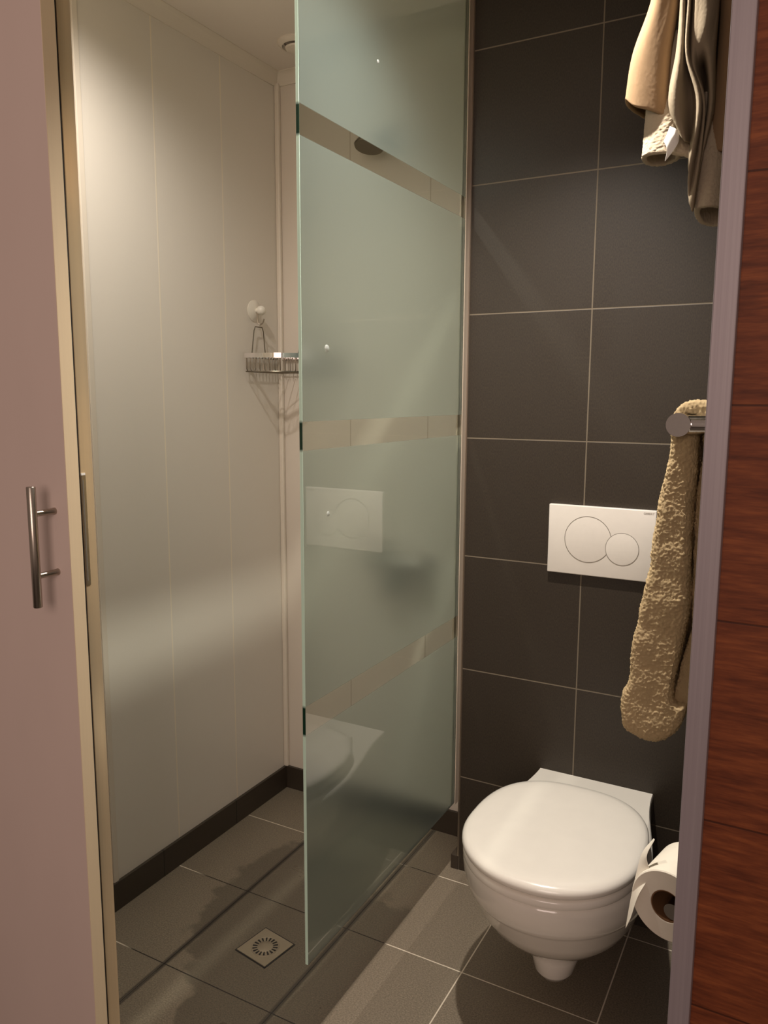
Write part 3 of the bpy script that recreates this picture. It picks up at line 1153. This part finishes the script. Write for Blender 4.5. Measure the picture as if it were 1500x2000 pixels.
# grey cloth in the middle, gathered in folds
tw3 = thing('hand_towel', 'thin grey-tan cloth gathered in folds between the towels, with a pointed tail', 'towel', far(-0.17, 1.15, 1.95, 1.16), 'towels on the upper rail')
cloth('folded_cloth', [
    AU((1346, -190, 1.19), (1332, -100, 1.19), (1330, 0, 1.19), (1322, 100, 1.19), (1312, 190, 1.185), (1322, 250, 1.18)),
    AU((1348, -190, 1.14), (1334, -100, 1.14), (1332, 0, 1.14), (1324, 100, 1.135), (1309, 200, 1.125), (1330, 262, 1.13)),
    AU((1349, -190, 1.135), (1339, -100, 1.135), (1337, 0, 1.135), (1332, 100, 1.125), (1325, 195, 1.115), (1338, 276, 1.12)),
    AU((1350, -190, 1.17), (1343, -100, 1.17), (1341, 0, 1.17), (1342, 105, 1.16), (1352, 190, 1.150), (1348, 286, 1.15)),
    AU((1352, -190, 1.13), (1347, -100, 1.13), (1346, 0, 1.13), (1341, 105, 1.12), (1366, 200, 1.112), (1344, 330, 1.12)),
    AU((1354, -190, 1.17), (1352, -100, 1.17), (1351, 0, 1.17), (1352, 105, 1.16), (1374, 200, 1.135), (1344, 385, 1.13)),
    AU((1358, -190, 1.135), (1357, -100, 1.135), (1357, 0, 1.135), (1352, 115, 1.130), (1376, 212, 1.120), (1350, 408, 1.128)),
    AU((1364, -190, 1.13), (1368, -100, 1.13), (1368, 0, 1.128), (1360, 104, 1.132), (1372, 190, 1.19), (1354, 412, 1.135)),
    AU((1372, -190, 1.13), (1382, -100, 1.13), (1384, 0, 1.126), (1374, 94, 1.130), (1380, 180, 1.21), (1358, 390, 1.14)),
    AU((1378, -190, 1.135), (1396, -100, 1.135), (1398, 0, 1.135), (1386, 96, 1.130), (1386, 205, 1.130), (1362, 345, 1.14)),
    AU((1382, -190, 1.15), (1402, -100, 1.15), (1403, 0, 1.15), (1396, 100, 1.145), (1392, 215, 1.140), (1368, 300, 1.145)),
    AU((1382, -190, 1.20), (1400, -100, 1.20), (1401, 0, 1.20), (1396, 100, 1.20), (1390, 215, 1.20), (1370, 285, 1.20)),
], 'towel_grey', tw3, thick=0.0035, nu=130, nv=110, loops=0.0006, wob=0.002, seed=5)

# ------------------------------------------------------------------ lower towel over its rail
lr = thing('towel_rail', 'lower chrome towel rail with a round end cap facing the room, halfway up', 'towel rail', far(-0.16, 1.25, 1.235), 'chrome towel rails on the right wall')
bm = bmesh.new()
add_tube(bm, [far(-0.1605, 1.112, 1.2345), far(-0.1605, 1.115, 1.2345), far(-0.1605, 1.41, 1.2345)], 0.0190, 40)
finish('bar', bm, 'chrome', lr, True, 30)
for y in (1.130, 1.388):
    bm = bmesh.new()
    add_tube(bm, [far(-0.160, y, 1.2345), (XR,) + far(0, y, 1.2345)[1:]], 0.0154, 24)
    finish('bracket', bm, 'chrome', lr, True)


def blob_towel(name, outline, y0, y1, mat, parent, inset=0.012):
    """bulky folded towel: XZ outline swept along Y with rounded ends, remeshed, covered in loops"""
    y0, y1 = y0 * TK, y1 * TK
    n = len(outline)
    P = [Vector((x, 0, z)) for x, z in outline]
    closed = []
    for k in range(n):
        p0, p1, p2, p3 = P[k - 1], P[k], P[(k + 1) % n], P[(k + 2) % n]
        for f in (0, 0.25, 0.5, 0.75):
            closed.append(0.5 * ((2 * p1) + (p2 - p0) * f + (2 * p0 - 5 * p1 + 4 * p2 - p3) * f * f + (-p0 + 3 * p1 - 3 * p2 + p3) * f ** 3))
    m = len(closed)
    nor = []
    area2 = sum(closed[i].x * closed[(i + 1) % m].z - closed[(i + 1) % m].x * closed[i].z for i in range(m))
    sg = 1 if area2 > 0 else -1
    for i in range(m):
        t = (closed[(i + 1) % m] - closed[i - 1]).normalized()
        nor.append(Vector((-t.z, 0, t.x)) * sg)
    bm = bmesh.new()
    rings = []
    steps = [(0.0, 1.0), (0.12, 0.55), (0.35, 0.22), (0.7, 0.05), (1.0, 0.0)]
    ys = [(y0 + inset * 1.3 * a, inset * b) for a, b in steps] + [(y0 + (y1 - y0) * k / 8, 0.0) for k in range(1, 8)] + [(y1 - inset * 1.3 * a, inset * b) for a, b in steps[::-1]]
    for y, ins in ys:
        rings.append([closed[i] + nor[i] * ins + Vector((0, y, 0)) for i in range(m)])
    loft(bm, rings, True, True)
    bmesh.ops.triangulate(bm, faces=bm.faces[:])
    o = finish(name, bm, mat, parent, True, 180)
    r = o.modifiers.new('remesh', 'REMESH')
    r.mode = 'VOXEL'
    r.voxel_size = 0.0018
    r.use_smooth_shade = True
    t = bpy.data.textures.new('soft_folds', 'CLOUDS')
    t.noise_scale = 0.05
    d = o.modifiers.new('folds', 'DISPLACE')
    d.texture = t
    d.strength = 0.008
    d.texture_coords = 'LOCAL'
    displace(o, 0.0034, 0.0062)
    return o


lt = thing('terry_towel', 'thick beige terry towel draped over the lower rail beside the flush plate', 'towel', far(-0.17, 1.3, 1.23))


def px_outline(pts, Y=1.15):
    return [(p.x, p.z) for p in (at(a, b, Y * TK) for a, b in pts)]


blob_towel('front_fall', px_outline([
    (1312, 836), (1308, 870), (1299, 920), (1288, 970), (1278, 1030), (1271, 1085), (1262, 1130), (1250, 1180), (1238, 1240), (1231, 1290),
    (1228, 1330), (1217, 1356), (1214, 1395), (1220, 1424), (1240, 1436), (1268, 1448), (1300, 1444), (1326, 1424), (1336, 1395), (1338, 1378),
    (1316, 1374), (1312, 1350), (1322, 1300), (1338, 1240), (1345, 1180), (1347, 1090), (1350, 1010), (1358, 930), (1362, 880), (1358, 846), (1336, 836)]),
    1.142, 1.38, 'terry', lt)
blob_towel('wall_side_fall', px_outline([
    (1372, 850), (1368, 900), (1360, 960), (1356, 1010), (1352, 1090), (1350, 1180), (1344, 1240), (1328, 1300), (1318, 1350), (1318, 1376), (1345, 1392), (1375, 1396),
    (1384, 1370), (1388, 1240), (1392, 1090), (1394, 960), (1396, 860), (1388, 842)]),
    1.160, 1.38, 'terry', lt, inset=0.008)
blob_towel('top_fold', px_outline([
    (1308, 840), (1316, 812), (1330, 795), (1350, 785), (1372, 784), (1392, 792), (1402, 812), (1402, 846), (1386, 848), (1380, 822), (1366, 808), (1350, 806), (1340, 810), (1328, 824), (1326, 842)], 1.17),
    1.148, 1.38, 'terry', lt, inset=0.006)

# ------------------------------------------------------------------ toilet roll
rh = thing('roll_holder', 'chrome toilet roll holder arm on the right wall inside the paper roll', 'roll holder', (-0.06, 1.16, 0.55))
rc = at(1302, 1771, 1.10)
bm = bmesh.new()
add_tube(bm, [(rc.x + 0.008, 1.100, rc.z - 0.006), (rc.x + 0.036, 1.225, rc.z + 0.004), (rc.x + 0.05, 1.240, rc.z + 0.004), (XR, 1.245, rc.z + 0.004)], 0.0125, 22)
finish('arm', bm, 'chrome', rh, True)
bm = bmesh.new()
add_lathe(bm, (XR, 1.245, rc.z + 0.004), (-1, 0, 0), [(0, 0), (0.024, 0), (0.024, 0.006), (0.014, 0.009), (0, 0.009)], 28)
finish('wall_plate', bm, 'chrome', rh, True)
tr = thing('toilet_roll', 'white toilet paper roll low on the right wall beside the toilet', 'toilet roll', (rc.x, 1.15, rc.z - 0.055))
bm = bmesh.new()
R, ri, y0, y1 = 0.0525, 0.0235, 1.100, 1.200
skew = Vector((math.sin(math.radians(13)), math.cos(math.radians(13)), 0))
side = Vector((skew.y, -skew.x, 0))


def roll_ring(rad, t):
    c = Vector((rc.x, y0, rc.z)) + skew * t
    return [c + side * math.cos(2 * PI * k / 72) * rad + Vector((0, 0, math.sin(2 * PI * k / 72) * rad)) for k in range(72)]


LEN = 0.098
loft(bm, [roll_ring(a_, t) for a_, t in ((ri, LEN), (ri, 0.0006), (ri + 0.0006, 0), (R - 0.0015, 0), (R, 0.0015), (R, LEN - 0.001), (R - 0.001, LEN), (ri, LEN))], False, False)
finish('paper', bm, 'paper', tr, True, 40)
bm = bmesh.new()
loft(bm, [roll_ring(a_, t) for a_, t in ((ri - 0.0002, 0.001), (ri - 0.0002, LEN - 0.001), (ri - 0.0016, LEN - 0.001), (ri - 0.0016, 0.001), (ri - 0.0002, 0.001))], False, False)
finish('cardboard_core', bm, 'core', tr, True, 30)
# loose sheet hanging off the roll towards the toilet
bm = bmesh.new()
sheet = [A((1277, 1637, 1.135), (1254, 1664, 1.128), (1243, 1700, 1.120), (1232, 1752, 1.112), (1222, 1814, 1.106), k=1),
         A((1278, 1638, 1.130), (1259, 1670, 1.122), (1256, 1704, 1.116), (1239, 1752, 1.106), (1226, 1806, 1.102), k=1),
         A((1279, 1640, 1.125), (1263, 1672, 1.118), (1268, 1708, 1.112), (1246, 1748, 1.100), (1231, 1794, 1.098), k=1)]
so = cloth('loose_sheet', sheet, 'paper', tr, thick=0.0006, nu=24, nv=40, loops=0.0, wob=0.0012)
